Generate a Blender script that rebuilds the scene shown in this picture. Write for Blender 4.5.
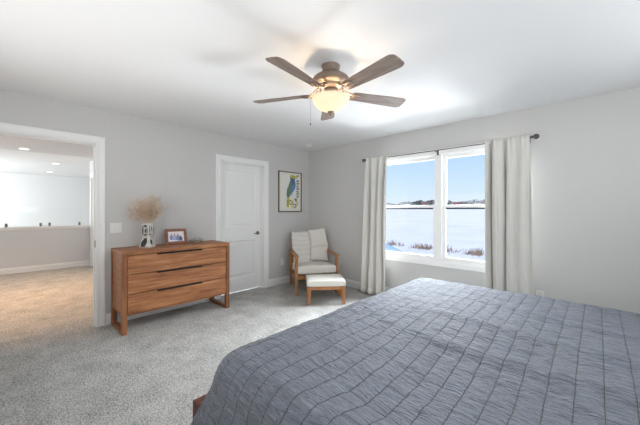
import bpy, bmesh, math, random
from math import sin, cos, pi, radians, sqrt, atan2
from mathutils import Vector, Matrix, noise, Euler

for o in list(bpy.data.objects):
    bpy.data.objects.remove(o)
S = bpy.context.scene
C = S.collection

# ---------------------------------------------------------------- camera
cam = bpy.data.cameras.new('camera')
cam.sensor_width = 36.0
cam.lens = 293.6 / 640 * 36.0
cam.shift_y = -2.5 / 640
cam.clip_start = 0.02
cam.clip_end = 2000
camo = bpy.data.objects.new('camera', cam)
C.objects.link(camo)
camo.location = (4.068, -3.978, 1.307)
camo.rotation_euler = (radians(90), 0, radians(43.4))
S.camera = camo

# ---------------------------------------------------------------- view
S.view_settings.view_transform = 'Standard'
S.view_settings.look = 'None'
S.view_settings.exposure = 0.10
S.view_settings.gamma = 1.0
S.view_settings.use_curve_mapping = False
S.cycles.max_bounces = 10
S.cycles.diffuse_bounces = 6
S.cycles.transmission_bounces = 8
S.cycles.transparent_max_bounces = 12
S.cycles.sample_clamp_indirect = 4.0
S.cycles.caustics_reflective = False
S.cycles.caustics_refractive = False
S.cycles.use_denoising = True

# ---------------------------------------------------------------- world
W = bpy.data.worlds.new('sky')
S.world = W
W.use_nodes = True
nt = W.node_tree
nt.nodes.clear()
wo = nt.nodes.new('ShaderNodeOutputWorld')
bg = nt.nodes.new('ShaderNodeBackground')
cr = nt.nodes.new('ShaderNodeValToRGB')
sx = nt.nodes.new('ShaderNodeSeparateXYZ')
tc = nt.nodes.new('ShaderNodeTexCoord')
nt.links.new(tc.outputs['Generated'], sx.inputs[0])
nt.links.new(sx.outputs['Z'], cr.inputs[0])
nt.links.new(cr.outputs[0], bg.inputs[0])
nt.links.new(bg.outputs[0], wo.inputs[0])
e = cr.color_ramp.elements
e[0].position = 0.0
e[0].color = (0.80, 0.87, 0.95, 1)
e[1].position = 0.5
e[1].color = (0.20, 0.42, 0.90, 1)
x = e.new(0.06); x.color = (0.66, 0.82, 1.0, 1)
x = e.new(0.22); x.color = (0.42, 0.66, 1.0, 1)
bg.inputs[1].default_value = 1.0


def light(name, kind, loc, energy, color=(1, 1, 1), rot=(0, 0, 0), size=1.0, size_y=None, **kw):
    l = bpy.data.lights.new(name, kind)
    l.energy = energy
    l.color = color
    if kind == 'AREA':
        l.shape = 'RECTANGLE' if size_y else 'SQUARE'
        l.size = size
        if size_y:
            l.size_y = size_y
    for k, v in kw.items():
        setattr(l, k, v)
    o = bpy.data.objects.new(name, l)
    o.location = loc
    o.rotation_euler = rot
    C.objects.link(o)
    return o


# sun on the snow, from behind the house so no direct beam enters the window
light('sun', 'SUN', (0, -10, 20), 3.3, (1.0, 0.88, 0.74), (radians(52), 0, radians(12)), angle=radians(0.6))
# added area lamps below the sightline, standing in for glare off the snow
light('snow_bounce_fill', 'AREA', (2.6, 12, -2.7), 7200, (0.92, 0.96, 1.0), (radians(180), 0, 0), 10, 11)
light('snow_bounce_fill_near', 'AREA', (3.2, 6.5, -2.7), 620, (0.95, 0.97, 1.0), (radians(180), 0, 0), 1.6, 1.6)
# added lamp above the window's view, standing in for sky on the bed
light('sky_fill', 'AREA', (2.6, 5.0, 5.6), 8000, (0.90, 0.95, 1.0), (radians(-52), 0, 0), 9, 4)
# unseen fill lamps added behind the camera and along the right wall
light('rear_fill', 'AREA', (2.6, -4.50, 1.65), 50, (1.0, 0.98, 0.955), (radians(122), 0, 0), 3.4, 1.7)
light('side_fill', 'AREA', (5.0, -2.4, 1.75), 36, (0.91, 0.96, 1.0), (radians(96), 0, radians(90)), 3.4, 1.1)
# loft: unseen area lamps added as fill, as from a supposed stair window
light('stair_fill', 'AREA', (-6.8, -6.3, 1.5), 170, (0.95, 0.98, 1.0), (radians(90), 0, radians(0)), 3.2, 1.7)
light('loft_fill', 'AREA', (-2.3, -6.3, 1.3), 34, (1.0, 0.97, 0.93), (radians(90), 0, 0), 3.0, 1.6)


# ---------------------------------------------------------------- materials
def hexc(r, g, b):
    f = lambda c: ((c / 255 + 0.055) / 1.055) ** 2.4 if c / 255 > 0.04045 else c / 255 / 12.92
    return (f(r), f(g), f(b), 1)


def base_mat(name):
    m = bpy.data.materials.new(name)
    m.use_nodes = True
    return m, m.node_tree, m.node_tree.nodes['Principled BSDF']


def mat(name, col, rough=0.6, metal=0.0, nscale=0, namt=0.0, bump=0.0, bscale=60, spec=0.5, coat=0):
    m, t, p = base_mat(name)
    p.inputs['Base Color'].default_value = col
    p.inputs['Roughness'].default_value = rough
    p.inputs['Metallic'].default_value = metal
    p.inputs['Specular IOR Level'].default_value = spec
    p.inputs['Coat Weight'].default_value = coat
    co = t.nodes.new('ShaderNodeTexCoord')
    if namt:
        n = t.nodes.new('ShaderNodeTexNoise')
        n.inputs['Scale'].default_value = nscale
        n.inputs['Detail'].default_value = 5
        t.links.new(co.outputs['Object'], n.inputs['Vector'])
        r = t.nodes.new('ShaderNodeValToRGB')
        r.color_ramp.elements[0].position = 0.3
        r.color_ramp.elements[1].position = 0.7
        r.color_ramp.elements[0].color = tuple(c * (1 - namt) for c in col[:3]) + (1,)
        r.color_ramp.elements[1].color = tuple(min(1, c * (1 + namt)) for c in col[:3]) + (1,)
        t.links.new(n.outputs['Fac'], r.inputs[0])
        t.links.new(r.outputs[0], p.inputs['Base Color'])
    if bump:
        n = t.nodes.new('ShaderNodeTexNoise')
        n.inputs['Scale'].default_value = bscale
        n.inputs['Detail'].default_value = 4
        t.links.new(co.outputs['Object'], n.inputs['Vector'])
        b = t.nodes.new('ShaderNodeBump')
        b.inputs['Strength'].default_value = bump
        b.inputs['Distance'].default_value = 0.01
        t.links.new(n.outputs['Fac'], b.inputs['Height'])
        t.links.new(b.outputs[0], p.inputs['Normal'])
    return m


def wood(name, dark, mid, lite, scale=(1.2, 14, 14), rough=0.5, spec=0.4):
    m, t, p = base_mat(name)
    p.inputs['Roughness'].default_value = rough
    p.inputs['Specular IOR Level'].default_value = spec
    co = t.nodes.new('ShaderNodeTexCoord')
    mp = t.nodes.new('ShaderNodeMapping')
    mp.inputs['Scale'].default_value = scale
    t.links.new(co.outputs['Object'], mp.inputs[0])
    n = t.nodes.new('ShaderNodeTexNoise')
    n.inputs['Scale'].default_value = 2.2
    n.inputs['Detail'].default_value = 6
    n.inputs['Roughness'].default_value = 0.6
    n.inputs['Distortion'].default_value = 0.7
    t.links.new(mp.outputs[0], n.inputs['Vector'])
    r = t.nodes.new('ShaderNodeValToRGB')
    r.color_ramp.elements[0].position = 0.28
    r.color_ramp.elements[0].color = dark
    r.color_ramp.elements[1].position = 0.75
    r.color_ramp.elements[1].color = lite
    k = r.color_ramp.elements.new(0.5)
    k.color = mid
    t.links.new(n.outputs['Fac'], r.inputs[0])
    t.links.new(r.outputs[0], p.inputs['Base Color'])
    b = t.nodes.new('ShaderNodeBump')
    b.inputs['Strength'].default_value = 0.15
    b.inputs['Distance'].default_value = 0.004
    t.links.new(n.outputs['Fac'], b.inputs['Height'])
    t.links.new(b.outputs[0], p.inputs['Normal'])
    return m


def carpet(name, c1, c2):
    m, t, p = base_mat(name)
    p.inputs['Roughness'].default_value = 1.0
    p.inputs['Specular IOR Level'].default_value = 0.05
    co = t.nodes.new('ShaderNodeTexCoord')
    n1 = t.nodes.new('ShaderNodeTexNoise'); n1.inputs['Scale'].default_value = 80; n1.inputs['Detail'].default_value = 5
    n1.inputs['Roughness'].default_value = 0.75
    n2 = t.nodes.new('ShaderNodeTexNoise'); n2.inputs['Scale'].default_value = 5; n2.inputs['Detail'].default_value = 4
    n3 = t.nodes.new('ShaderNodeTexNoise'); n3.inputs['Scale'].default_value = 34; n3.inputs['Detail'].default_value = 4
    for n in (n1, n2, n3):
        t.links.new(co.outputs['Object'], n.inputs['Vector'])
    a = t.nodes.new('ShaderNodeMath'); a.operation = 'MULTIPLY_ADD'; a.inputs[1].default_value = 0.90
    t.links.new(n1.outputs['Fac'], a.inputs[0])
    c = t.nodes.new('ShaderNodeMath'); c.operation = 'MULTIPLY'; c.inputs[1].default_value = 0.20
    t.links.new(n2.outputs['Fac'], c.inputs[0])
    d = t.nodes.new('ShaderNodeMath'); d.operation = 'MULTIPLY_ADD'; d.inputs[1].default_value = 0.20
    t.links.new(n3.outputs['Fac'], d.inputs[0]); t.links.new(c.outputs[0], d.inputs[2])
    t.links.new(d.outputs[0], a.inputs[2])
    r = t.nodes.new('ShaderNodeValToRGB')
    r.color_ramp.elements[0].position = 0.47; r.color_ramp.elements[0].color = c1
    r.color_ramp.elements[1].position = 0.79; r.color_ramp.elements[1].color = c2
    t.links.new(a.outputs[0], r.inputs[0])
    t.links.new(r.outputs[0], p.inputs['Base Color'])
    b = t.nodes.new('ShaderNodeBump'); b.inputs['Strength'].default_value = 0.9; b.inputs['Distance'].default_value = 0.012
    t.links.new(a.outputs[0], b.inputs['Height']); t.links.new(b.outputs[0], p.inputs['Normal'])
    return m


M = {}
M['wall'] = mat('wall_paint', hexc(200, 199, 197), 0.85, bump=0.05, bscale=180, spec=0.2)
M['ceiling'] = mat('ceiling_paint', hexc(226, 226, 226), 0.95, bump=0.06, bscale=120, spec=0.1)
M['trim'] = mat('white_trim_paint', hexc(232, 232, 231), 0.4, spec=0.4, bump=0.02)
M['loft_wall'] = mat('loft_wall_paint', hexc(210, 210, 211), 0.85, bump=0.05, bscale=180, spec=0.2)
M['stair_wall'] = mat('cool_white_wall_paint', hexc(214, 215, 215), 0.85, bump=0.05, bscale=180, spec=0.2)
M['carpet'] = carpet('carpet_pile', hexc(100, 99, 96), hexc(212, 211, 207))
M['dresser'] = wood('acacia_wood', hexc(102, 64, 40), hexc(158, 104, 66), hexc(190, 138, 94), (14, 1.1, 14), 0.45)
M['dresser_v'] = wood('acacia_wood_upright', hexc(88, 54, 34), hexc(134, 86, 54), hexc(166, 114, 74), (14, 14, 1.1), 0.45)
M['groove'] = mat('dark_groove', hexc(38, 26, 20), 0.7, bump=0.1)
M['teak'] = wood('teak_wood', hexc(120, 76, 44), hexc(164, 112, 70), hexc(188, 138, 94), (8, 8, 1.5), 0.5)
M['bedwood'] = wood('walnut_frame_wood', hexc(70, 42, 30), hexc(102, 62, 45), hexc(125, 80, 58), (2, 12, 12), 0.5)
M['cushion'] = mat('oatmeal_linen', hexc(214, 209, 201), 0.95, bump=0.35, bscale=260, spec=0.1, nscale=40, namt=0.04)
M['ottocush'] = mat('pale_linen', hexc(218, 214, 206), 0.95, bump=0.3, bscale=260, spec=0.1)
M['curtain'] = mat('curtain_linen', hexc(212, 210, 204), 0.95, bump=0.08, bscale=300, spec=0.1, nscale=3, namt=0.03)
M['bronze'] = mat('dark_bronze', hexc(92, 88, 84), 0.4, 0.8, bump=0.03)
M['fan_metal'] = mat('antique_bronze', hexc(128, 112, 100), 0.5, 0.35, nscale=30, namt=0.12)
M['nickel'] = mat('brushed_nickel', hexc(120, 112, 104), 0.3, 0.9, bump=0.02)
M['blade'] = wood('weathered_blade_wood', hexc(98, 84, 76), hexc(128, 112, 102), hexc(150, 134, 122), (2, 16, 16), 0.55)
M['plate'] = mat('white_plastic', hexc(226, 226, 222), 0.35, bump=0.01)
M['vinyl'] = mat('white_vinyl', hexc(240, 240, 238), 0.35, bump=0.01)
M['ceramic'] = mat('glazed_ceramic', hexc(196, 196, 190), 0.25, nscale=20, namt=0.08)
M['snow'] = mat('snow', hexc(240, 236, 230), 0.9, spec=0.1, nscale=0.12, namt=0.06, bump=0.3, bscale=0.8)
M['tree'] = mat('bare_wood', hexc(96, 88, 86), 1.0, nscale=0.8, namt=0.35)
M['evergreen'] = mat('dark_needles', hexc(58, 62, 60), 1.0, nscale=0.8, namt=0.35)
M['weed'] = mat('dry_weed', hexc(128, 112, 100), 1.0, nscale=2, namt=0.4)
M['roof'] = mat('blue_shaded_snow', hexc(122, 146, 190), 0.9, nscale=14, namt=0.08)  # snow-covered roof: its blue shade is put into the base colour
M['siding'] = mat('pale_siding', hexc(160, 156, 152), 0.8, nscale=3, namt=0.05)
M['barnred'] = mat('faded_barn_red', hexc(120, 88, 84), 0.9, nscale=1, namt=0.1)
M['ink'] = mat('black_glaze', hexc(46, 50, 52), 0.3, nscale=90, namt=0.5)
M['dried'] = mat('dried_stalk', hexc(200, 176, 150), 1.0, nscale=30, namt=0.25)
M['blush'] = mat('dried_blush', hexc(216, 196, 178), 1.0, nscale=30, namt=0.2)
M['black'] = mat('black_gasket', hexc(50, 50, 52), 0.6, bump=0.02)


def glass_mat(name, tint=(1, 1, 1, 1), refl=0.06):
    m = bpy.data.materials.new(name)
    m.use_nodes = True
    t = m.node_tree
    t.nodes.clear()
    o = t.nodes.new('ShaderNodeOutputMaterial')
    mx = t.nodes.new('ShaderNodeMixShader')
    tr = t.nodes.new('ShaderNodeBsdfTransparent'); tr.inputs[0].default_value = tint
    gl = t.nodes.new('ShaderNodeBsdfGlossy'); gl.inputs['Roughness'].default_value = 0.02
    mx.inputs[0].default_value = refl
    t.links.new(tr.outputs[0], mx.inputs[1]); t.links.new(gl.outputs[0], mx.inputs[2])
    t.links.new(mx.outputs[0], o.inputs[0])
    return m


M['glass'] = glass_mat('window_glass', (0.985, 0.99, 0.99, 1), 0.006)
M['guard'] = glass_mat('guard_glass', (0.992, 0.996, 0.994, 1), 0.012)


def emit_mat(name, col, s):
    m = bpy.data.materials.new(name)
    m.use_nodes = True
    t = m.node_tree
    t.nodes.clear()
    o = t.nodes.new('ShaderNodeOutputMaterial')
    em = t.nodes.new('ShaderNodeEmission')
    em.inputs[0].default_value = col
    em.inputs[1].default_value = s
    t.links.new(em.outputs[0], o.inputs[0])
    return m


def bowl_mat():
    m = bpy.data.materials.new('frosted_bowl_glass')
    m.use_nodes = True
    t = m.node_tree
    t.nodes.clear()
    o = t.nodes.new('ShaderNodeOutputMaterial')
    tl = t.nodes.new('ShaderNodeBsdfTranslucent'); tl.inputs[0].default_value = (0.78, 0.68, 0.54, 1)
    df = t.nodes.new('ShaderNodeBsdfDiffuse'); df.inputs[0].default_value = (0.85, 0.80, 0.72, 1)
    n = t.nodes.new('ShaderNodeTexNoise'); n.inputs['Scale'].default_value = 9
    rr = t.nodes.new('ShaderNodeMapRange')
    rr.inputs['To Min'].default_value = 0.25; rr.inputs['To Max'].default_value = 0.45
    mx = t.nodes.new('ShaderNodeMixShader')
    t.links.new(n.outputs['Fac'], rr.inputs['Value']); t.links.new(rr.outputs[0], mx.inputs[0])
    t.links.new(tl.outputs[0], mx.inputs[1]); t.links.new(df.outputs[0], mx.inputs[2])
    em = t.nodes.new('ShaderNodeEmission'); em.inputs[0].default_value = (1.0, 0.84, 0.66, 1); em.inputs[1].default_value = 0.28
    ad = t.nodes.new('ShaderNodeAddShader')
    t.links.new(mx.outputs[0], ad.inputs[0]); t.links.new(em.outputs[0], ad.inputs[1])
    t.links.new(ad.outputs[0], o.inputs[0])
    return m


M['bowl'] = bowl_mat()
M['bulb'] = emit_mat('warm_bulb', (1.0, 0.76, 0.50, 1), 220)
M['downlight'] = emit_mat('downlight_lens', (1.0, 0.93, 0.82, 1), 4.5)


# ---------------------------------------------------------------- mesh helpers
class MB:
    def __init__(self):
        self.v = []; self.f = []; self.mi = []; self.sm = []

    def add(self, vs, fs, mi=0, smooth=False):
        o = len(self.v)
        self.v += [tuple(p) for p in vs]
        for q in fs:
            self.f.append(tuple(i + o for i in q)); self.mi.append(mi); self.sm.append(smooth)

    def box(self, a, b, mi=0, m=None):
        x0, y0, z0 = a; x1, y1, z1 = b
        if x0 > x1: x0, x1 = x1, x0
        if y0 > y1: y0, y1 = y1, y0
        if z0 > z1: z0, z1 = z1, z0
        vs = [Vector(p) for p in ((x0, y0, z0), (x1, y0, z0), (x1, y1, z0), (x0, y1, z0), (x0, y0, z1), (x1, y0, z1), (x1, y1, z1), (x0, y1, z1))]
        if m: vs = [m @ p for p in vs]
        self.add(vs, [(0, 3, 2, 1), (4, 5, 6, 7), (0, 1, 5, 4), (1, 2, 6, 5), (2, 3, 7, 6), (3, 0, 4, 7)], mi)

    def hexa(self, bot, top, mi=0):
        self.add(list(bot) + list(top), [(0, 3, 2, 1), (4, 5, 6, 7), (0, 1, 5, 4), (1, 2, 6, 5), (2, 3, 7, 6), (3, 0, 4, 7)], mi)

    def lathe(self, prof, n=32, mi=0, m=None, smooth=True, closed=False):
        vs = []; fs = []
        for r, z in prof:
            for k in range(n):
                a = 2 * pi * k / n
                p = Vector((r * cos(a), r * sin(a), z))
                vs.append(m @ p if m else p)
        L = len(prof)
        rng = range(L) if closed else range(L - 1)
        for i in rng:
            j = (i + 1) % L
            for k in range(n):
                k2 = (k + 1) % n
                fs.append((i * n + k, i * n + k2, j * n + k2, j * n + k))
        if not closed:
            if prof[0][0] > 1e-5: fs.append(tuple(range(n))[::-1])
            if prof[-1][0] > 1e-5: fs.append(tuple((L - 1) * n + k for k in range(n)))
        self.add(vs, fs, mi, smooth)

    def tube(self, pts, r, n=10, mi=0, smooth=True, rz=None):
        pts = [Vector(p) for p in pts]
        vs = []; fs = []
        prev = None
        for i, p in enumerate(pts):
            d = (pts[min(i + 1, len(pts) - 1)] - pts[max(i - 1, 0)]).normalized()
            if prev is None:
                u = d.orthogonal().normalized()
            else:
                u = (prev - d * prev.dot(d)).normalized()
            prev = u
            w = d.cross(u)
            rr = r[i] if isinstance(r, (list, tuple)) else r
            for k in range(n):
                a = 2 * pi * k / n
                vs.append(p + (u * cos(a) + w * sin(a)) * rr)
        for i in range(len(pts) - 1):
            for k in range(n):
                k2 = (k + 1) % n
                fs.append((i * n + k, i * n + k2, (i + 1) * n + k2, (i + 1) * n + k))
        fs.append(tuple(range(n))[::-1])
        fs.append(tuple((len(pts) - 1) * n + k for k in range(n)))
        self.add(vs, fs, mi, smooth)

    def prism(self, poly, z0, z1, m=None, mi=0, smooth=False):
        n = len(poly)
        vs = [Vector((x, y, z0)) for x, y in poly] + [Vector((x, y, z1)) for x, y in poly]
        if m: vs = [m @ p for p in vs]
        fs = [tuple(range(n))[::-1], tuple(range(n, 2 * n))]
        for k in range(n):
            fs.append((k, (k + 1) % n, n + (k + 1) % n, n + k))
        self.add(vs, fs, mi, smooth)

    def build(self, name, mats, parent=None, bevel=0, seg=2, loc=None, rotz=0, fixn=True):
        me = bpy.data.meshes.new(name)
        me.from_pydata(self.v, [], self.f)
        if not isinstance(mats, (list, tuple)): mats = [mats]
        for m_ in mats: me.materials.append(m_)
        me.polygons.foreach_set('material_index', self.mi)
        me.polygons.foreach_set('use_smooth', self.sm)
        if fixn:
            b = bmesh.new(); b.from_mesh(me); bmesh.ops.recalc_face_normals(b, faces=b.faces); b.to_mesh(me); b.free()
        me.update()
        o = bpy.data.objects.new(name, me)
        C.objects.link(o)
        if parent: o.parent = parent
        if loc: o.location = loc
        if rotz: o.rotation_euler.z = rotz
        if bevel:
            bm = o.modifiers.new('bevel', 'BEVEL'); bm.width = bevel; bm.segments = seg; bm.limit_method = 'ANGLE'
            bm.harden_normals = False
        return o


def thing(name, label, cat, loc=(0, 0, 0), rz=0, group=None):
    o = bpy.data.objects.new(name, None)
    o.empty_display_size = 0.1
    C.objects.link(o)
    o.location = loc; o.rotation_euler.z = rz
    return tag(o, label, cat, group)


def tag(o, label=None, cat=None, group=None, kind=None):
    if label: o['label'] = label
    if cat: o['category'] = cat
    if group: o['group'] = group
    if kind: o['kind'] = kind
    return o


def struct(o):
    o['kind'] = 'structure'
    return o


def subsurf(o, n=2):
    m = o.modifiers.new('sub', 'SUBSURF'); m.levels = n; m.render_levels = n
    return o


def cushion_mb(w, d, h, nx=18, ny=18, crown=0.25, pinch=0.0, e=0.18, lump=0.0, seed=0):
    """puffed box cushion, bottom at z=0, centred in xy"""
    mb = MB(); vs = []; fs = []
    def surf(u, v, sgn):
        au, av = abs(u), abs(v)
        k = (1 - au ** 6) * (1 - av ** 6)
        k = max(k, 0) ** 0.35
        c = 1 + crown * (1 - u * u) * (1 - v * v)
        px = u * w / 2 * (1 - pinch * (1 - abs(v) ** 2) * au ** 3)
        py = v * d / 2 * (1 - pinch * (1 - abs(u) ** 2) * av ** 3)
        z = h / 2 + sgn * h / 2 * (k * (1 - e) + e) * (c if sgn > 0 else 1)
        if lump:
            z += lump * noise.noise(Vector((px * 7 + seed, py * 7, sgn * 3)))
        return (px, py, z)
    for s in (1, -1):
        for j in range(ny + 1):
            for i in range(nx + 1):
                u = sin((i / nx - .5) * pi); v = sin((j / ny - .5) * pi)
                vs.append(surf(u, v, s))
    off = (nx + 1) * (ny + 1)
    for s in (0, 1):
        for j in range(ny):
            for i in range(nx):
                a = s * off + j * (nx + 1) + i
                fs.append((a, a + 1, a + nx + 2, a + nx + 1))
    def rim(a, b):
        fs.append((a, b, b + off, a + off))
    for i in range(nx):
        rim(i, i + 1); rim(ny * (nx + 1) + i, ny * (nx + 1) + i + 1)
    for j in range(ny):
        rim(j * (nx + 1), (j + 1) * (nx + 1)); rim(j * (nx + 1) + nx, (j + 1) * (nx + 1) + nx)
    mb.add(vs, fs, 0, True)
    return mb


# ================================================================ STRUCTURE
CZ = 2.44
RX, RY = 5.06, -4.56
T = 0.12


def wall_x(mb, x0, x1, ya, yb, holes, z1=CZ):
    """wall slab between x0..x1 running ya..yb with holes (y0,y1,zb,zt)"""
    ys = sorted({ya, yb} | {h[0] for h in holes} | {h[1] for h in holes})
    for a, b in zip(ys[:-1], ys[1:]):
        h = [q for q in holes if q[0] <= a + 1e-6 and q[1] >= b - 1e-6]
        if not h:
            mb.box((x0, a, 0), (x1, b, z1))
        else:
            if h[0][2] > 0: mb.box((x0, a, 0), (x1, b, h[0][2]))
            mb.box((x0, a, h[0][3]), (x1, b, z1))


# openings
OP = (-4.17, -3.30)      # walk-through opening
DR = (-1.835, -1.025)    # closed door
ZD = 2.06
m = MB(); m.box((-9.1, -6.5, -0.1), (RX + 0.2, 0.2, 0)); fl = struct(m.build('floor', M['carpet']))
m = MB(); m.box((0, RY - .1, CZ), (RX + .1, .14, CZ + .12)); struct(m.build('ceiling', M['ceiling']))
m = MB(); m.box((-9.1, -6.5, CZ), (0, 0.14, CZ + .12)); struct(m.build('ceiling', M['ceiling']))
m = MB(); m.box((-3.7, -6.5, CZ - 0.035), (-T, -2.66, CZ)); struct(m.build('trim_1', M['loft_wall']))

m = MB(); wall_x(m, -T, 0, -6.5, 0.14, [(OP[0], OP[1], 0, ZD), (DR[0], DR[1], 0, ZD)])
struct(m.build('wall_left', M['wall']))
# window wall
WX = (1.575, 3.445); WZ = (0.605, 2.07)
m = MB()
m.box((0, 0, 0), (WX[0], .14, CZ)); m.box((WX[1], 0, 0), (RX, .14, CZ))
m.box((WX[0], 0, 0), (WX[1], .14, WZ[0])); m.box((WX[0], 0, WZ[1]), (WX[1], .14, CZ))
struct(m.build('wall_window_side', M['wall']))
m = MB(); m.box((RX, RY - .1, 0), (RX + .1, .14, CZ)); struct(m.build('wall_right', M['wall']))
m = MB(); m.box((0, RY - .1, 0), (RX, RY, CZ)); struct(m.build('wall_rear', M['wall']))
# loft walls
m = MB(); m.box((-4.76, -6.5, 0), (-4.66, -2.66, .93)); struct(m.build('wall_half', M['loft_wall']))
m = MB(); m.box((-9.1, -6.5, 0), (-9.0, -.6, CZ)); struct(m.build('wall_stair_end', M['stair_wall']))
m = MB()
m.box((-4.66, -2.66, 0), (-4.52, -2.56, CZ)); m.box((-4.76, -2.66, 0), (-4.66, -.6, CZ)); m.box((-3.76, -2.66, 0), (-T, -2.56, CZ)); m.box((-4.52, -2.66, 2.05), (-3.76, -2.56, CZ))
struct(m.build('wall_loft_side', M['loft_wall']))
m = MB(); m.box((-9.1, -6.6, 0), (-T, -6.5, CZ)); struct(m.build('wall_loft_rear', M['loft_wall']))
m = MB(); m.box((-9.1, -.6, 0), (-4.66, -.5, CZ)); struct(m.build('wall_stair_side', M['stair_wall']))
# cap of the half wall
m = MB(); m.box((-4.80, -6.5, .93), (-4.62, -2.665, .955)); m.box((-4.655, -6.5, .885), (-4.64, -2.665, .93))
struct(m.build('trim_2', M['trim'], bevel=.004))


def base_x(name, x, nx, y0, y1):   # baseboard lying on a wall facing +x (nx=1)
    m = MB()
    pr = [(0, 0), (.014, 0), (.014, .085), (.010, .105), (.005, .118), (0, .122)]
    vs = [(x + nx * a, y0, z) for a, z in pr] + [(x + nx * a, y1, z) for a, z in pr]
    n = len(pr)
    fs = [tuple(range(n)), tuple(range(n, 2 * n))] + [(k, (k + 1) % n, n + (k + 1) % n, n + k) for k in range(n)]
    m.add(vs, fs); return struct(m.build(name, M['trim']))


def base_y(name, y, ny, x0, x1):
    m = MB()
    pr = [(0, 0), (.014, 0), (.014, .085), (.010, .105), (.005, .118), (0, .122)]
    vs = [(x0, y + ny * a, z) for a, z in pr] + [(x1, y + ny * a, z) for a, z in pr]
    n = len(pr)
    fs = [tuple(range(n)), tuple(range(n, 2 * n))] + [(k, (k + 1) % n, n + (k + 1) % n, n + k) for k in range(n)]
    m.add(vs, fs); return struct(m.build(name, M['trim']))


base_x('baseboard_left', 0, 1, OP[1] + .075, DR[0] - .06)
base_x('baseboard_left', 0, 1, DR[1] + .06, 0)
base_y('baseboard_window_side', 0, -1, 0.014, RX)
base_y('baseboard_rear', RY, 1, 0, RX)
base_x('baseboard_right', RX, -1, RY, 0)
base_x('baseboard_half_wall', -4.66, 1, -6.5, -2.675)
base_y('baseboard_loft_side', -2.66, -1, -3.70, -T)


def casing_x(mb, x, nx, y0, y1, zt, w=.074):
    """door casing of stepped profile around opening y0..y1, on wall face x"""
    pr = [(0, 0), (0, .009), (.010, .012), (.018, .009), (.040, .012), (.052, .017), (.066, .019), (w, .016), (w, 0)]
    n = len(pr); st = []
    for (yy, sg, zz) in ((y0, -1, 0), (y0, -1, zt), (y1, 1, zt), (y1, 1, 0)):
        st.append([(x + nx * d, yy + sg * o, (zz + o if zz else 0)) for o, d in pr])
    vs = sum(st, []); fs = []
    for s in range(3):
        for k in range(n - 1):
            fs.append((s * n + k, s * n + k + 1, (s + 1) * n + k + 1, (s + 1) * n + k))
    fs.append(tuple(range(n))); fs.append(tuple(3 * n + k for k in range(n)))
    mb.add(vs, fs)


def jamb_x(mb, xa, xb, y0, y1, zt, t=.018):
    mb.box((xa, y0, 0), (xb, y0 + t, zt)); mb.box((xa, y1 - t, 0), (xb, y1, zt)); mb.box((xa, y0 + t, zt - t), (xb, y1 - t, zt))


m = MB(); casing_x(m, 0, 1, OP[0] + .006, OP[1] - .006, ZD - .006)
casing_x(m, -T, -1, OP[0] + .006, OP[1] - .006, ZD - .006)
jamb_x(m, -T, 0, *OP, ZD)
m.box((-.075, OP[1] - .03, 0), (-.04, OP[1] - .018, ZD - .03)); m.box((-.075, OP[0] + .018, 0), (-.04, OP[0] + .03, ZD - .03)); m.box((-.075, OP[0] + .018, ZD - .03), (-.04, OP[1] - .018, ZD - .018))
t3 = struct(m.build('trim_3', M['trim']))
m = MB(); m.box((-.036, OP[1] - .0205, .885), (-.008, OP[1] - .018, .965)); m.box((-.03, OP[1] - .022, .91), (-.014, OP[1] - .0204, .94))
m.build('strike_plate', M['nickel'], t3)

# closed door with its frame
m = MB(); casing_x(m, 0, 1, DR[0] + .006, DR[1] - .006, ZD - .006); jamb_x(m, -T, 0, *DR, ZD)
m.box((-.075, DR[1] - .03, 0), (-.045, DR[1] - .018, ZD - .018)); m.box((-.075, DR[0] + .018, 0), (-.045, DR[0] + .03, ZD - .018)); m.box((-.075, DR[0] + .018, ZD - .03), (-.045, DR[1] - .018, ZD - .018))
struct(m.build('trim_4', M['trim']))


def panel_door(name, y0, y1, z0, z1, xf, th=.035):
    """two panel moulded door, front face at x=xf (facing +x)"""
    m = MB()
    ya, yb = y0 + .115, y1 - .115
    rows = [(z0 + .215, z0 + .80), (z0 + 1.02, z1 - .115)]
    m.box((xf - th, y0, z0), (xf - .012, y1, z1))
    m.box((xf - .012, y0, z0), (xf, ya, z1)); m.box((xf - .012, yb, z0), (xf, y1, z1))
    zs = [z0, rows[0][0], rows[0][1], rows[1][0], rows[1][1], z1]
    for a, b in ((0, 1), (2, 3), (4, 5)):
        m.box((xf - .012, ya, zs[a]), (xf, yb, zs[b]))
    for a, b in rows:    # bevelled sticking and raised field
        def ring(i, d): return [(d, ya + i, a + i), (d, yb - i, a + i), (d, yb - i, b - i), (d, ya + i, b - i)]
        rs = [ring(0, xf), ring(.012, xf - .010), ring(.03, xf - .010), ring(.055, xf - .003)]
        vs = sum(rs, []); fs = []
        for r in range(3):
            for k in range(4):
                fs.append((r * 4 + k, r * 4 + (k + 1) % 4, (r + 1) * 4 + (k + 1) % 4, (r + 1) * 4 + k))
        fs.append((12, 13, 14, 15))
        m.add(vs, fs)
    return m


dm = panel_door('door_1', DR[0] + .021, DR[1] - .021, .018, ZD - .021, -.078)
d1 = struct(dm.build('door_1', M['trim']))
m = MB()
R90 = Matrix.Translation((-.078, -1.118, .925)) @ Matrix.Rotation(pi / 2, 4, 'Y')
m.lathe([(0, 0), (.031, 0), (.031, .006), (.026, .011), (.012, .014), (.011, .045), (0, .046)], 24, 0, R90)
m.tube([(-.036, -1.118, .925), (-.03, -1.128, .925), (-.028, -1.16, .924), (-.03, -1.215, .922)], [.0095, .0095, .008, .007], 10)
m.build('door_handle', M['nickel'], d1)

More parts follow.
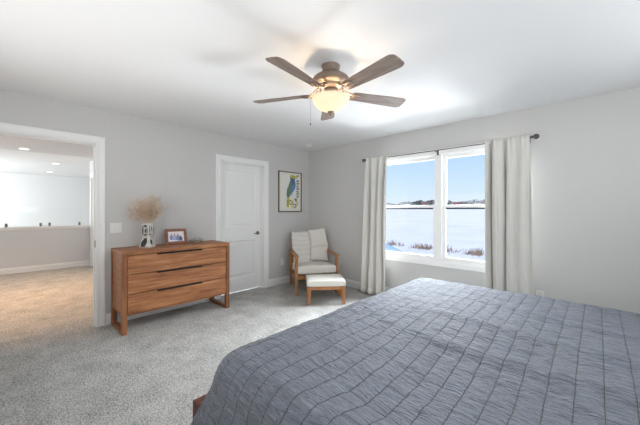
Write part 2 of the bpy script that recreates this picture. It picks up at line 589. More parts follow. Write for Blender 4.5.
# loft door in the side wall, with casing
m = MB()
for (xa, xb) in ((-4.60, -4.52), (-3.76, -3.68)):
    m.box((xa, -2.68, 0), (xb, -2.66, 2.05))
m.box((-4.60, -2.68, 2.05), (-3.68, -2.66, 2.13)); m.box((-4.62, -2.69, 2.13), (-3.66, -2.66, 2.155))
m.box((-4.52, -2.66, 0), (-4.50, -2.56, 2.03)); m.box((-3.78, -2.66, 0), (-3.76, -2.56, 2.03)); m.box((-4.52, -2.66, 2.03), (-3.76, -2.56, 2.05))
struct(m.build('trim_5', M['trim'], bevel=.003))
m = MB(); m.box((-4.50, -2.62, .015), (-3.78, -2.585, 2.03))
for za, zb in ((.23, .85), (1.05, 1.90)):
    m.box((-4.38, -2.628, za), (-3.90, -2.62, zb))
struct(m.build('door_2', M['trim'], bevel=.004))

# ---------------------------------------------------------------- window
def ring_y(mb, x0, x1, z0, z1, w, ya, yb, mi=0):
    mb.box((x0, ya, z0), (x0 + w, yb, z1), mi); mb.box((x1 - w, ya, z0), (x1, yb, z1), mi)
    mb.box((x0 + w, ya, z0), (x1 - w, yb, z0 + w), mi); mb.box((x0 + w, ya, z1 - w), (x1 - w, yb, z1), mi)


m = MB()
ring_y(m, WX[0] - .058, WX[1] + .058, WZ[0] - .058, WZ[1] + .058, .066, -.016, 0)        # casing
ring_y(m, WX[0], WX[1], WZ[0], WZ[1], .022, 0, .12)                            # frame
XM = (WX[0] + WX[1]) / 2
m.box((XM - .04, -.012, WZ[0]), (XM + .04, .12, WZ[1]))                           # mull
w1 = struct(m.build('window_1', M['vinyl'], bevel=.004))
for (xa, xb) in ((WX[0] + .022, XM - .04), (XM + .04, WX[1] - .022)):
    za, zb = WZ[0] + .022, WZ[1] - .022
    zm = 1.352
    m = MB(); y0, y1 = .018, .048                  # lower sash, room side
    m.box((xa, y0, za), (xa + .045, y1, zm + .022)); m.box((xb - .045, y0, za), (xb, y1, zm + .022))
    m.box((xa + .045, y0, za), (xb - .045, y1, za + .05)); m.box((xa + .045, y0, zm - .014), (xb - .045, y1, zm + .022))
    m.box(((xa + xb) / 2 - .03, y0 - .004, zm + .022), ((xa + xb) / 2 + .03, y1, zm + .034))
    s = m.build('window_sash', M['vinyl'], w1, bevel=.003)
    m = MB(); m.box((xa + .045, .031, za + .05), (xb - .045, .035, zm - .014)); m.build('pane', M['glass'], s)
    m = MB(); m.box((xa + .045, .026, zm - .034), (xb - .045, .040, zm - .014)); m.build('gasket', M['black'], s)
    m = MB(); y0, y1 = .056, .086
    m.box((xa, y0, zm - .018), (xa + .04, y1, zb)); m.box((xb - .04, y0, zm - .018), (xb, y1, zb))
    m.box((xa + .04, y0, zm - .018), (xb - .04, y1, zm + .02)); m.box((xa + .04, y0, zb - .045), (xb - .04, y1, zb))
    s = m.build('window_sash', M['vinyl'], w1, bevel=.003)
    m = MB(); m.box((xa + .04, .069, zm + .02), (xb - .04, .073, zb - .045)); m.build('pane', M['glass'], s)

# ================================================================ BED
bed = thing('bed', 'low walnut-brown wooden platform bed under the blue-grey quilt', 'bed', (3.75, -2.2, 0))
def L(mb):  # shift world coords to the bed's
    mb.v = [(a - 3.75, b + 2.2, c) for a, b, c in mb.v]; return mb
BX0, BX1, BY0, BY1 = 2.715, 4.96, -3.35, -1.09
m = MB(); FX, FY0, FY1 = 2.585, -3.345, -1.09
m.box((FX, FY0, .17), (FX + .035, FY1, .35)); m.box((FX + .035, FY0, .17), (5.0, FY0 + .035, .35)); m.box((FX + .035, FY1 - .035, .17), (5.0, FY1, .35))
m.box((4.965, FY0 + .035, .17), (5.0, FY1 - .035, .30)); m.box((FX + .035, FY0 + .035, .255), (4.965, FY1 - .035, .29))
L(m).build('bed_frame', M['bedwood'], bed, bevel=.004)
for lx in (2.7, 4.85):
    for ly in (-3.15, -1.26):
        m = MB(); m.hexa([(lx - .03, ly - .03, 0), (lx + .03, ly - .03, 0), (lx + .03, ly + .03, 0), (lx - .03, ly + .03, 0)],
                       [(lx - .045, ly - .045, .17), (lx + .045, ly - .045, .17), (lx + .045, ly + .045, .17), (lx - .045, ly + .045, .17)])
        L(m).build('leg', M['bedwood'], bed, bevel=.003)
mm = cushion_mb(2.08, 1.92, .225, 24, 24, 0.0, 0, .55)
mm.v = [(a + 3.88, b - 2.20, c + .29) for a, b, c in mm.v]
L(mm).build('mattress', M['ottocush'], bed)


def quilt_mesh():
    g = 0.0135
    sk_f, sk_s = .62, .50
    ZT = .645
    A0, A1 = BX0 - sk_f, BX1
    B0, B1 = BY0 - sk_s, BY1 + sk_s
    nx = int((A1 - A0) / g); ny = int((B1 - B0) / g)
    r = .145

    def prof(s, fl):   # cloth length past the edge -> outward, drop
        q = pi / 2 * r
        if s < q:
            a = s / r
            return r * sin(a), r * (1 - cos(a))
        t = s - q
        o = r + fl * t; d = r + t * sqrt(max(0, 1 - fl * fl))
        return o, d
    def top(x, y):
        z = 0
        # slack ridge across the head half and other soft rumples
        yr = -2.02 - .16 * (x - 3.1) + .03 * sin(x * 5)
        k = max(0, min(1, (x - 3.0) / .5))
        z += .021 * k * math.exp(-((y - yr) / .045) ** 2)
        yr2 = -2.35 - .10 * (x - 3.1) + .04 * sin(x * 3 + 1)
        z += .016 * k * math.exp(-((y - yr2) / .04) ** 2)
        yr3 = -1.62 - .12 * (x - 3.1) + .03 * sin(x * 4 + 2)
        z += .015 * k * math.exp(-((y - yr3) / .045) ** 2)
        q_ = max(0, min(1, (yr - y) / .7)); z -= .085 * k * q_ * q_ * (3 - 2 * q_) * max(0, min(1, (y + 3.35) / .3))
        z += .010 * noise.noise(Vector((x * 2.2, y * 3.5, 1.3)))
        z += .006 * noise.noise(Vector((x * 3.5, y * 9, 4.3)))
        return z
    V = []; UV = []
    for j in range(ny + 1):
        b = B0 + (B1 - B0) * j / ny
        for i in range(nx + 1):
            a = A0 + (A1 - A0) * i / nx
            ex = max(0, BX0 + r - a); ey0 = max(0, BY0 + r - b); ey1 = max(0, b - (BY1 - r))
            ey = max(ey0, ey1)
            sg = -1 if ey0 > 0 else 1
            cx = max(a, BX0 + r); cy = min(max(b, BY0 + r), BY1 - r)
            if ex > 0 or ey > 0:
                th = atan2(ey, ex)
                w = sin(th) ** 2
                s = (ex ** 3 + ey ** 3) ** (1 / 3)
                sc = 1.0
                fl = .34 * (1 - w) + .38 * w
                fl += .10 * sin(2 * th) ** 2
                o, d = prof(s * (0.92 + .08 * abs(cos(2 * th))), fl)
                # loose folds along the hanging skirt
                hang = max(0, s - .16) / .4
                if th > 1.2: ph = cx * 9
                elif th < .35: ph = cy * 9
                else: ph = th * 7 + cx * 9
                o += .022 * hang * sin(ph + 1.5 * noise.noise(Vector((cx * 2, cy * 2, 0)))) + .012 * hang * noise.noise(Vector((cx * 7, cy * 7, th * 3)))
                px_ = cx - o * cos(th); py_ = cy + sg * o * sin(th)
                pz = ZT - d + top(cx, cy) * max(0, 1 - s / .25)
                pz += .004 * noise.noise(Vector((a * 10, b * 10, 0)))
                pz = max(pz, .10 + .02 * noise.noise(Vector((cx * 3, cy * 3, 5))))
            else:
                px_, py_, pz = a, b, ZT + top(a, b)
            # crinkled cloth, creases running along x
            n1 = noise.noise(Vector((a * 9, b * 38, 2.2)))
            cr_ = .0044 * n1 + .0050 * noise.noise(Vector((a * 16, b * 62, 7)))
            # stitched channels pull the cloth in
            du = abs(((a - 2.857 + 100 * .0820) / .0820) % 1 - .5); du = .5 - du
            dv = abs(((b + 1.19 + 100 * .155) / .155) % 1 - .5); dv = .5 - dv
            pin = .0042 * math.exp(-(du * .0820 / .010) ** 2) + .0018 * math.exp(-(dv * .155 / .010) ** 2)
            pz += cr_ - (pin if ex == 0 and ey == 0 else pin * .4)
            V.append((px_, py_, pz)); UV.append((a, b))
    me = bpy.data.meshes.new('quilt')
    F = [(j * (nx + 1) + i, j * (nx + 1) + i + 1, (j + 1) * (nx + 1) + i + 1, (j + 1) * (nx + 1) + i) for j in range(ny) for i in range(nx)]
    me.from_pydata(V, [], F)
    uv = me.uv_layers.new(name='cloth')
    li = [0] * len(me.loops); me.loops.foreach_get('vertex_index', li)
    flat = []
    for i in li: flat += UV[i]
    uv.data.foreach_set('uv', flat)
    me.polygons.foreach_set('use_smooth', [True] * len(F))
    o = bpy.data.objects.new('quilt', me); C.objects.link(o)
    so = o.modifiers.new('thick', 'SOLIDIFY'); so.thickness = .006; so.offset = 1
    return o


def quilt_mat():
    m, t, p = base_mat('washed_quilt_cotton')
    p.inputs['Roughness'].default_value = 0.6
    p.inputs['Specular IOR Level'].default_value = 0.5
    p.inputs['Sheen Weight'].default_value = 0.3
    p.inputs['Sheen Roughness'].default_value = 0.45
    uv = t.nodes.new('ShaderNodeUVMap'); uv.uv_map = 'cloth'
    sp = t.nodes.new('ShaderNodeSeparateXYZ'); t.links.new(uv.outputs[0], sp.inputs[0])
    wn = t.nodes.new('ShaderNodeTexNoise'); wn.inputs['Scale'].default_value = 14
    t.links.new(uv.outputs[0], wn.inputs['Vector'])

    def math_(op, a, b=None, c=None):
        n = t.nodes.new('ShaderNodeMath'); n.operation = op
        for i, q in enumerate((a, b, c)):
            if q is None: continue
            if isinstance(q, (int, float)): n.inputs[i].default_value = q
            else: t.links.new(q, n.inputs[i])
        return n.outputs[0]
    wob = math_('MULTIPLY_ADD', wn.outputs['Fac'], .006, -.003)

    def line(src, off, per, half):
        q = math_('ADD', src, wob); q = math_('ADD', q, off + 100 * per)
        q = math_('DIVIDE', q, per); q = math_('FRACT', q); q = math_('SUBTRACT', q, .5); q = math_('ABSOLUTE', q)
        q = math_('SUBTRACT', .5, q); q = math_('MULTIPLY', q, per)
        mr = t.nodes.new('ShaderNodeMapRange'); mr.interpolation_type = 'SMOOTHSTEP'
        t.links.new(q, mr.inputs['Value'])
        mr.inputs['From Min'].default_value = half * .35; mr.inputs['From Max'].default_value = half
        mr.inputs['To Min'].default_value = 1; mr.inputs['To Max'].default_value = 0
        return mr.outputs[0]
    l1 = line(sp.outputs[0], -2.857, .0820, .0030)
    l2 = line(sp.outputs[1], 1.19, .155, .0026)
    l2 = math_('MULTIPLY', l2, .5)
    ln = math_('MAXIMUM', l1, l2)
    mp = t.nodes.new('ShaderNodeMapping'); mp.inputs['Scale'].default_value = (16, 80, 1)
    t.links.new(uv.outputs[0], mp.inputs[0])
    cn = t.nodes.new('ShaderNodeTexNoise'); cn.inputs['Scale'].default_value = 1; cn.inputs['Detail'].default_value = 6; cn.inputs['Roughness'].default_value = .65
    cn.inputs['Distortion'].default_value = 0.8
    t.links.new(mp.outputs[0], cn.inputs['Vector'])
    cr = t.nodes.new('ShaderNodeValToRGB')
    cr.color_ramp.elements[0].position = .33; cr.color_ramp.elements[0].color = hexc(70, 76, 89)
    cr.color_ramp.elements[1].position = .68; cr.color_ramp.elements[1].color = hexc(122, 131, 147)
    t.links.new(cn.outputs['Fac'], cr.inputs[0])
    mx = t.nodes.new('ShaderNodeMix'); mx.data_type = 'RGBA'
    t.links.new(ln, mx.inputs[0]); t.links.new(cr.outputs[0], mx.inputs[6]); mx.inputs[7].default_value = hexc(26, 29, 38)
    t.links.new(mx.outputs[2], p.inputs['Base Color'])
    h = math_('MULTIPLY_ADD', ln, -.7, cn.outputs['Fac'])
    b = t.nodes.new('ShaderNodeBump'); b.inputs['Strength'].default_value = 1.0; b.inputs['Distance'].default_value = .028
    t.links.new(h, b.inputs['Height']); t.links.new(b.outputs[0], p.inputs['Normal'])
    return m


q = quilt_mesh(); q.data.materials.append(quilt_mat())
tag(q, 'crinkled blue-grey quilt with dark stitched squares draped over the bed', 'quilt')

# ================================================================ DRESSER
DX, DD, DW, DH = .27, .47, 1.225, .872
dr = thing('dresser', 'three-drawer brown wooden dresser with black finger pulls against the wall', 'dresser', (.255, -2.567, 0))
hx, hy = .235, DW / 2
m = MB(); m.box((-hx, -hy, DH - .042), (hx, hy, DH)); m.build('dresser_top', M['dresser'], dr, bevel=.003)
for s in (-1, 1):
    m = MB(); y0 = s * hy; y1 = s * (hy - .048)
    m.box((hx - .05, y0, 0), (hx, y1, DH - .042)); m.box((-hx, y0, 0), (-hx + .05, y1, DH - .042)); m.box((-hx + .05, y0, 0), (hx - .05, y1, .036))
    m.build('leg_frame', M['dresser_v'], dr, bevel=.003)
m = MB()
for s in (-1, 1):
    m.box((-hx + .05, s * (hy - .008), .20), (hx - .05, s * (hy - .048), DH - .042))
m.box((-hx + .01, -hy + .048, .20), (hx - .03, hy - .048, .215)); m.box((-hx + .01, -hy + .048, .215), (-hx + .02, hy - .048, DH - .042))
m.box((hx - .05, -hy + .048, .19), (hx - .012, hy - .048, .205))
m.build('carcass', M['dresser'], dr, bevel=.002)
zt = DH - .049
for k in range(3):
    za, zb = zt - .206 * (k + 1) + .008, zt - .206 * k
    fh = M['dresser']
    m = MB(); ya, yb = -hy + .053, hy - .053
    py0, py1 = -.275, .245           # recessed pull along the upper edge
    m.box((hx - .022, ya, za), (hx - .004, yb, zb - .015)); m.box((hx - .022, ya, zb - .015), (hx - .004, py0, zb)); m.box((hx - .022, py1, zb - .015), (hx - .004, yb, zb))
    m.box((hx - .28, ya, za + .02), (hx - .024, yb, zb - .04))
    d = m.build('drawer', fh, dr, bevel=.0015)
    m = MB(); m.box((hx - .022, py0, zb - .015), (hx - .014, py1, zb)); m.box((hx - .014, py0, zb - .016), (hx - .001, py1, zb - .0125))
    tag(m.build('pull', M['groove'], d), 'black recessed finger pull')

# ================================================================ VASE + dried bouquet
VX, VY = .22, -2.862
vz = thing('vase', 'white ceramic vase with black painted markings and a flared base', 'vase', (VX, VY, DH))
vz.scale = (1.08, 1.08, 1.0)
m = MB(); n = 40
prof = [(.0, 0), (.070, 0), (.074, .006), (.073, .02), (.066, .05), (.056, .085), (.046, .112), (.042, .122), (.050, .130), (.053, .14), (.055, .22), (.052, .272), (.048, .280), (.044, .280), (.044, .26), (.045, .14), (.0, .13)]
m.lathe(prof, n)
m.v = [(x * (1 + .10 * cos(4 * atan2(y, x))), y * (1 + .10 * cos(4 * atan2(y, x))), z) for x, y, z in m.v]
m.build('vase_body', M['ceramic'], vz)


def deco(pts_az, off=.0018, rfun=None):
    """patch on the vase skin given polygon in (angle, z)"""
    m = MB()
    pf = prof[1:12]
    def rad(z):
        for (r0, z0), (r1, z1) in zip(pf[:-1], pf[1:]):
            if z0 <= z <= z1: return r0 + (r1 - r0) * (z - z0) / (z1 - z0 + 1e-9)
        return pf[-1][0]
    for poly in pts_az:
        a0, a1, z0, z1, sl = poly
        N = 8; K = 6; vs = []; fs = []
        for j in range(K + 1):
            for i in range(N + 1):
                z = z0 + (z1 - z0) * j / K
                taper = 1 - .45 * abs(j / K - .5) * 2 * abs(i / N - .5) * 2
                a = (a0 + a1) / 2 + (a1 - a0) * (i / N - .5) * taper + sl * (z - z0)
                r = (rad(z) * (1 + .10 * cos(4 * a))) + off
                vs.append((r * cos(a), r * sin(a), z))
        for j in range(K):
            for i in range(N):
                fs.append((j * (N + 1) + i, j * (N + 1) + i + 1, (j + 1) * (N + 1) + i + 1, (j + 1) * (N + 1) + i))
        m.add(vs, fs, 0, True)
    return m


a0 = -.45
for mk in [(a0 - 1.0, a0 - .05, .012, .110, 3), (a0 - .85, a0 - .60, .145, .255, 0), (a0 - .60, a0 + .12, .236, .262, 0), (a0 - .60, a0 + .12, .138, .156, 0), (a0 + .0, a0 + .16, .156, .236, 0), (a0 - .45, a0 - .12, .170, .215, 2),
           (a0 + .50, a0 + .95, .040, .090, 0), (a0 + .35, a0 + .70, .145, .160, 0), (a0 + .42, a0 + .55, .175, .255, 0), (a0 + .8, a0 + 1.05, .19, .25, 0), (a0 - 2.4, a0 - 1.4, .02, .10, 2), (a0 + 1.6, a0 + 2.6, .15, .25, 0)]:
    o = deco([mk]).build('painted_mark', M['ink'], vz)
    so = o.modifiers.new('t', 'SOLIDIFY'); so.thickness = .0012; so.offset = 1

random.seed(4)
bq = thing('dried_bouquet', 'airy bunch of beige dried grass plumes standing in the white vase', 'dried flowers', (VX, VY, DH + .17))
for part in range(2):
    m = MB()
    for s in range(34):
        an = random.uniform(0, 2 * pi)
        # plume spread, wider along the wall than towards the room
        sp_ = random.uniform(.02, .27)
        ex, ey = sp_ * cos(an) * .55, sp_ * sin(an) * .92 + (.035 if part else .012)
        hgt = random.uniform(.22, .43) - .45 * max(0, sp_ - .12)
        p0 = Vector((random.uniform(-.02, .02), random.uniform(-.02, .02), .0))
        pk = Vector((ex * .12, ey * .12, .105)); p2 = Vector((ex, ey, hgt))
        pts = []
        for k in range(9):
            t_ = k / 8
            a_ = p0.lerp(pk, t_); b_ = pk.lerp(p2, t_)
            pts.append(a_.lerp(b_, t_))
        m.tube(pts, .0011, 3, 0, False)
        for k in range(60):
            t_ = 1 - .38 * random.random() ** 1.4
            i = min(7, int(t_ * 8)); c = pts[i].lerp(pts[i + 1], t_ * 8 - i)
            d = Vector((random.gauss(0, 1), random.gauss(0, 1), random.gauss(.6, .8))).normalized()
            l = random.uniform(.022, .062)
            w = d.orthogonal().normalized() * random.uniform(.0008, .0017)
            mid = c + d * l * .55 + Vector((0, 0, .004))
            tip = c + d * l
            m.add([c, mid + w, tip, mid - w], [(0, 1, 2, 3)], 0)
    m.build('plume_spray', M['dried'] if part == 0 else M['blush'], bq, fixn=False)

# ================================================================ PHOTO FRAME on dresser
fr = thing('photo_frame', 'small brown wooden frame holding a family photo, standing on the dresser', 'picture frame', (.17, -2.515, DH), radians(-5))
Tl = Matrix.Translation((0, 0, 0.002)) @ Matrix.Rotation(radians(-14), 4, 'Y')
hw, hh, b = .128, .196, .034
m = MB()
m.box((-.009, -hw, 0), (.009, -hw + b, hh), 0, Tl); m.box((-.009, hw - b, 0), (.009, hw, hh), 0, Tl)
m.box((-.009, -hw + b, 0), (.009, hw - b, b), 0, Tl); m.box((-.009, -hw + b, hh - b), (.009, hw - b, hh), 0, Tl)
m.box((-.012, -hw + .01, .01), (-.008, hw - .01, hh - .01), 0, Tl)
m.build('frame_border', mat('walnut_border', hexc(124, 76, 54), .45, nscale=30, namt=.2), fr, bevel=.002)
m = MB()
m.prism([(-.03, 0), (-.02, 0), (-.02, .0), (.02, 0), (.03, 0), (.012, -.005), (-.012, -.005)], 0, .001) if False else None
m.box((-.092, -.02, 0), (-.086, .02, .004)); m.hexa([(-.094, -.022, 0), (-.088, -.022, 0), (-.088, .022, 0), (-.094, .022, 0)], [(-.046, -.018, .13), (-.041, -.018, .13), (-.041, .018, .13), (-.046, .018, .13)])
m.build('easel_back', M['groove'], fr)
m = MB()
x0 = .0005
m.box((-.006, -hw + b, b), (.0, hw - b, hh - b), 0, Tl)
yw, yz0, yz1 = hw - b, b, hh - b
def blob(cy, cz, ry, rz, mi, n=14, x=.0012):
    vs = [Tl @ Vector((x, cy + ry * cos(2 * pi * k / n), cz + rz * sin(2 * pi * k / n))) for k in range(n)]
    m.add(vs, [tuple(range(n))], mi)
blob(-.055, .085, .022, .033, 1); blob(-.052, .125, .011, .011, 3, x=.0018); blob(-.018, .082, .026, .036, 2, x=.0014); blob(-.016, .127, .011, .011, 3, x=.002)
blob(.022, .076, .026, .038, 1, x=.0016); blob(.02, .122, .011, .011, 3, x=.0022); blob(.055, .066, .020, .030, 4, x=.0018); blob(.053, .102, .010, .010, 3, x=.0024)
m.build('family_photo', [mat('photo_paper', hexc(226, 224, 232), .3), mat('photo_blue', hexc(120, 140, 178), .3), mat('photo_pale_blue', hexc(164, 170, 200), .3), mat('photo_skin', hexc(190, 140, 120), .3), mat('photo_navy', hexc(66, 84, 112), .3)], fr)

# trinket dish
di = thing('trinket_dish', 'small pale dish holding dark trinkets on the right end of dresser', 'dish', (.20, -2.27, DH))
di.scale = (1, 1, 1.6)
m = MB(); m.lathe([(0, 0), (.045, 0), (.05, .003), (.074, .024), (.086, .028), (.086, .032), (.072, .028), (.048, .007), (0, .006)], 36)
m.build('dish_bowl', mat('stoneware', hexc(176, 172, 166), .35, nscale=30, namt=.1), di)
m = MB()
for k in range(5):
    a = k * 1.3; m.lathe([(0, 0), (.012, .003), (.014, .011), (.009, .018), (0, .020)], 10, 0, Matrix.Translation((.030 * cos(a), .034 * sin(a), .007 + .004 * (k % 2))))
m.build('trinkets', mat('dark_trinket', hexc(52, 50, 48), .4, .4, nscale=40, namt=.3), di)

# ================================================================ WALL FITTINGS
lp = thing('light_switch', 'white double light switch plate on the wall above the dresser', 'light switch', (0, -3.128, 1.10))
m = MB(); m.box((0, -.058, -.058), (.006, .058, .058)); m.build('switch_plate', M['plate'], lp, bevel=.003)
for yy in (-.023, .023):
    m = MB(); m.box((.005, yy - .016, -.034), (.0085, yy + .016, .034)); m.box((.008, yy - .013, -.03), (.012, yy + .013, 0)); m.build('rocker', M['plate'], lp, bevel=.0015)


def outlet(label, loc, rz):
    o = thing('wall_outlet', label, 'outlet', loc, rz, None)
    m = MB(); m.box((0, -.036, -.058), (.006, .036, .058)); m.build('outlet_plate', M['plate'], o, bevel=.003)
    for z in (-.021, .021):
        m = MB(); m.box((.005, -.017, z - .014), (.0078, .017, z + .014)); s = m.build('socket', M['plate'], o, bevel=.002)
        m = MB(); m.box((.0074, -.009, z - .004), (.0082, -.006, z + .006)); m.box((.0074, .006, z - .004), (.0082, .009, z + .006)); m.build('slot', M['black'], s)


outlet('white wall outlet between the door and the armchair', (0, -.655, .385), 0)
outlet('white wall outlet beside the right curtain, above the bed', (3.612, 0, .372), -pi / 2)

# smoke detector
sd_ = thing('smoke_detector', 'round white smoke detector on the ceiling near the room corner', 'smoke detector', (.42, -.42, CZ))
m = MB(); m.lathe([(0, -.036), (.03, -.036), (.045, -.030), (.052, -.024), (.060, -.022), (.066, -.010), (.066, 0)], 32); m.build('detector_body', M['plate'], sd_)
m = MB(); m.lathe([(0, -.040), (.008, -.039), (.010, -.035)], 14); m.build('test_button', M['plate'], sd_)

# ================================================================ BIRD POSTER
po = thing('framed_poster', 'framed print of a blue and yellow bird on the wall near corner', 'picture', (0, -.472, 1.272))
w, h, b = .274, .728, .016
m = MB(); m.box((0, -w, 0), (.022, -w + b, h)); m.box((0, w - b, 0), (.022, w, h)); m.box((0, -w + b, 0), (.022, w - b, b)); m.box((0, -w + b, h - b), (.022, w - b, h))
m.build('frame_border', mat('dark_walnut', hexc(104, 80, 58), .45, nscale=30, namt=.2), po, bevel=.002)
m = MB()
m.box((.002, -w + b, b), (.008, w - b, h - b), 0)
def pl(pts, mi, x=.009):
    m.add([(x, -w + px_ * 2 * w, pz_ * h) for px_, pz_ in pts], [tuple(range(len(pts)))], mi)
def circ(cx, cz, rx, rz, mi, x=.009, n=18, rot=0):
    pl([(cx + rx * cos(t) * cos(rot) - rz * sin(t) * sin(rot) * (h / (2 * w)), cz + rz * sin(t) * cos(rot) + rx * cos(t) * sin(rot) * (2 * w / h)) for t in [2 * pi * k / n for k in range(n)]], mi, x)
# thin ruled border
for p_ in ([(.07, .05), (.07, .95), (.078, .95), (.078, .05)], [(.07, .945), (.93, .945), (.93, .95), (.07, .95)]):
    pl(p_, 4, .0085)
# bird: head, breast, back, wing, tail, branch
pl([(.50, .90), (.56, .93), (.66, .92), (.72, .87), (.70, .80), (.74, .70), (.72, .60), (.62, .50), (.50, .42), (.44, .34), (.36, .33), (.34, .45), (.36, .56), (.44, .68), (.50, .78)], 1)
pl([(.56, .93), (.66, .92), (.80, .895), (.70, .85), (.58, .85), (.50, .88)], 2, .0094)
circ(.61, .895, .016, .010, 5, .0098)
pl([(.74, .885), (.84, .865), (.74, .855)], 5, .0096)
pl([(.36, .56), (.44, .68), (.52, .74), (.60, .66), (.58, .54), (.48, .42), (.40, .37), (.35, .44)], 3, .0094)
pl([(.56, .62), (.68, .72), (.72, .62), (.64, .52), (.56, .50)], 6, .0096)
pl([(.36, .36), (.46, .36), (.48, .22), (.44, .11), (.34, .12), (.34, .24)], 2, .0092)
pl([(.38, .30), (.42, .30), (.42, .16), (.38, .16)], 3, .0096)
for k in range(5):
    pl([(.40 + .03 * k, .62 - .05 * k), (.46 + .03 * k, .65 - .05 * k), (.47 + .03 * k, .635 - .05 * k), (.41 + .03 * k, .605 - .05 * k)], 6, .0099)
# branch with leaves and dark fruit at the lower right
random.seed(9)
for k in range(26):
    cx, cz = random.uniform(.50, .84), random.uniform(.10, .34)
    circ(cx, cz, .040, .017, random.choice([2, 5, 7, 7, 4]), .0095 + .00005 * k, 10, random.uniform(0, 3))
# column of dark lettering-like marks down the right edge
zz = .93
for k, (wd, ht) in enumerate([(.10, .030), (.12, .055), (.10, .05), (.12, .05), (.09, .045), (.12, .05), (.10, .05), (.11, .05), (.09, .04)]):
    xx = .78
    if k > 1 or k == 0:
        pl([(xx, zz), (xx + wd, zz), (xx + wd, zz - .018), (xx, zz - .018)], 7, .0093)
        pl([(xx, zz), (xx + .045, zz), (xx + .045, zz - ht), (xx, zz - ht)], 7, .0093)
        if k % 2: pl([(xx + wd - .03, zz), (xx + wd, zz), (xx + wd, zz - ht), (xx + wd - .03, zz - ht)], 7, .0093)
        else: pl([(xx, zz - ht + .02), (xx + wd, zz - ht + .02), (xx + wd, zz - ht), (xx, zz - ht)], 7, .0093)
    zz -= ht + .018
m.build('bird_print', [mat('print_paper', hexc(222, 222, 216), .6), mat('print_blue', hexc(78, 104, 140), .6), mat('print_yellow', hexc(196, 184, 60), .6), mat('print_green', hexc(98, 124, 84), .6),
                       mat('print_line', hexc(196, 190, 160), .6), mat('print_dark', hexc(66, 62, 48), .6), mat('print_sky', hexc(92, 128, 186), .6), mat('print_olive', hexc(104, 98, 60), .6)], po, fixn=False)

# ================================================================ ARMCHAIR
ang = atan2(-.555, .83)
ch = thing('armchair', 'teak-framed lounge armchair with pale cushions in the room corner', 'armchair', (.615, -.505, 0), ang)
# local: +x front, +y right (towards the window)
hw = .322
for s in (-1, 1):
    y = s * hw; ya, yb = y - .021, y + .021
    m = MB()   # front leg rises to the arm
    m.hexa([(.320, ya, 0), (.362, ya, 0), (.362, yb, 0), (.320, yb, 0)], [(.308, ya, .58), (.37, ya, .58), (.37, yb, .58), (.308, yb, .58)])
    m.build('leg', M['teak'], ch, bevel=.004)
    m = MB()   # back leg raked
    m.hexa([(-.37, ya, 0), (-.335, ya, 0), (-.335, yb, 0), (-.37, yb, 0)], [(-.325, ya, .60), (-.28, ya, .60), (-.28, yb, .60), (-.325, yb, .60)])
    m.build('leg', M['teak'], ch, bevel=.004)
    m = MB(); yo = .034   # arm, slopes gently backwards
    m.hexa([(-.33, y - yo, .595), (.375, y - yo, .58), (.375, y + yo, .58), (-.33, y + yo, .595)], [(-.33, y - yo, .620), (.375, y - yo, .607), (.375, y + yo, .607), (-.33, y + yo, .620)])
    m.build('armrest', M['teak'], ch, bevel=.006)
m = MB()
for s in (-1, 1):
    y = s * .285
    m.hexa([(-.35, y - .012, .19), (.33, y - .012, .235), (.33, y + .012, .235), (-.35, y + .012, .19)], [(-.35, y - .012, .24), (.33, y - .012, .295), (.33, y + .012, .295), (-.35, y + .012, .24)])
m.box((.315, -.298, .235), (.34, .298, .295)); m.box((-.35, -.298, .19), (-.325, .298, .24))
for k in range(6):
    x = -.26 + k * .105; z = .255 + .055 * (x + .3) / .7
    m.box((x - .02, -.28, z - .028), (x + .02, .28, z - .012))
m.build('seat_frame', M['teak'], ch, bevel=.003)
# raked back: transform
Rb = Matrix.Translation((-.27, 0, .27)) @ Matrix.Rotation(radians(-15), 4, 'Y')
m = MB()
for s in (-1, 1): m.box((-.05, s * .285 - .014, -.04), (-.02, s * .285 + .014, .55), 0, Rb)
for k in range(5): m.box((-.043, -.275, .05 + k * .112), (-.027, .275, .09 + k * .112), 0, Rb)
m.build('back_frame', M['teak'], ch, bevel=.003)
mm = cushion_mb(.67, .60, .145, 22, 22, .08, 0, .6, .004)
Ms = Matrix.Translation((.035, 0, .285)) @ Matrix.Rotation(radians(-4.5), 4, 'Y')
mm.v = [tuple(Ms @ Vector(v)) for v in mm.v]
mm.build('seat_cushion', M['cushion'], ch)
mm = cushion_mb(.55, .56, .11, 22, 22, .14, .01, .5, .006, 3)
Mb_ = Rb @ Matrix.Translation((-.018, 0, .345)) @ Matrix.Rotation(pi / 2, 4, 'Y')
mm.v = [tuple(Mb_ @ Vector(v)) for v in mm.v]
mm.build('back_cushion', M['cushion'], ch)

# throw blanket hanging over the left side of the back cushion
th = MB(); vs = []; fs = []
nu, nv = 26, 60
path = []
# profile (distance along the back): behind, over the top, down the front, onto the seat
for k in range(nv + 1):
    t_ = k / nv * 1.0
    if t_ < .22: p = Vector((-.065, .53 - .22 + t_))
    elif t_ < .42:
        a = (t_ - .22) / .20 * pi; pass
        p = Vector((.037 - .102 * cos(a), .60 + .05 * sin(a)))
    else: p = Vector((.139 + .0 * t_, .60 - (t_ - .42)))
    path.append((p, t_))
for k, (p, t_) in enumerate(path):
    for i in range(nu + 1):
        u = i / nu
        y = -.305 + u * .335 + .012 * sin(t_ * 9)
        x, z = p.x, p.y
        crown = .012 * (1 - abs(u - .5) * 2)
        if t_ > .42: x += .003 * sin(t_ * 30 + 1.6 * sin(u * 7)) + crown + .018 * noise.noise(Vector((u * 4, t_ * 7, 1)))
        else: z += .006 * noise.noise(Vector((u * 4, t_ * 9, 1)))
        if z < .175:
            pass
        vs.append(Rb @ Vector((x, y, z)))
for k in range(nv):
    for i in range(nu):
        fs.append((k * (nu + 1) + i, k * (nu + 1) + i + 1, (k + 1) * (nu + 1) + i + 1, (k + 1) * (nu + 1) + i))
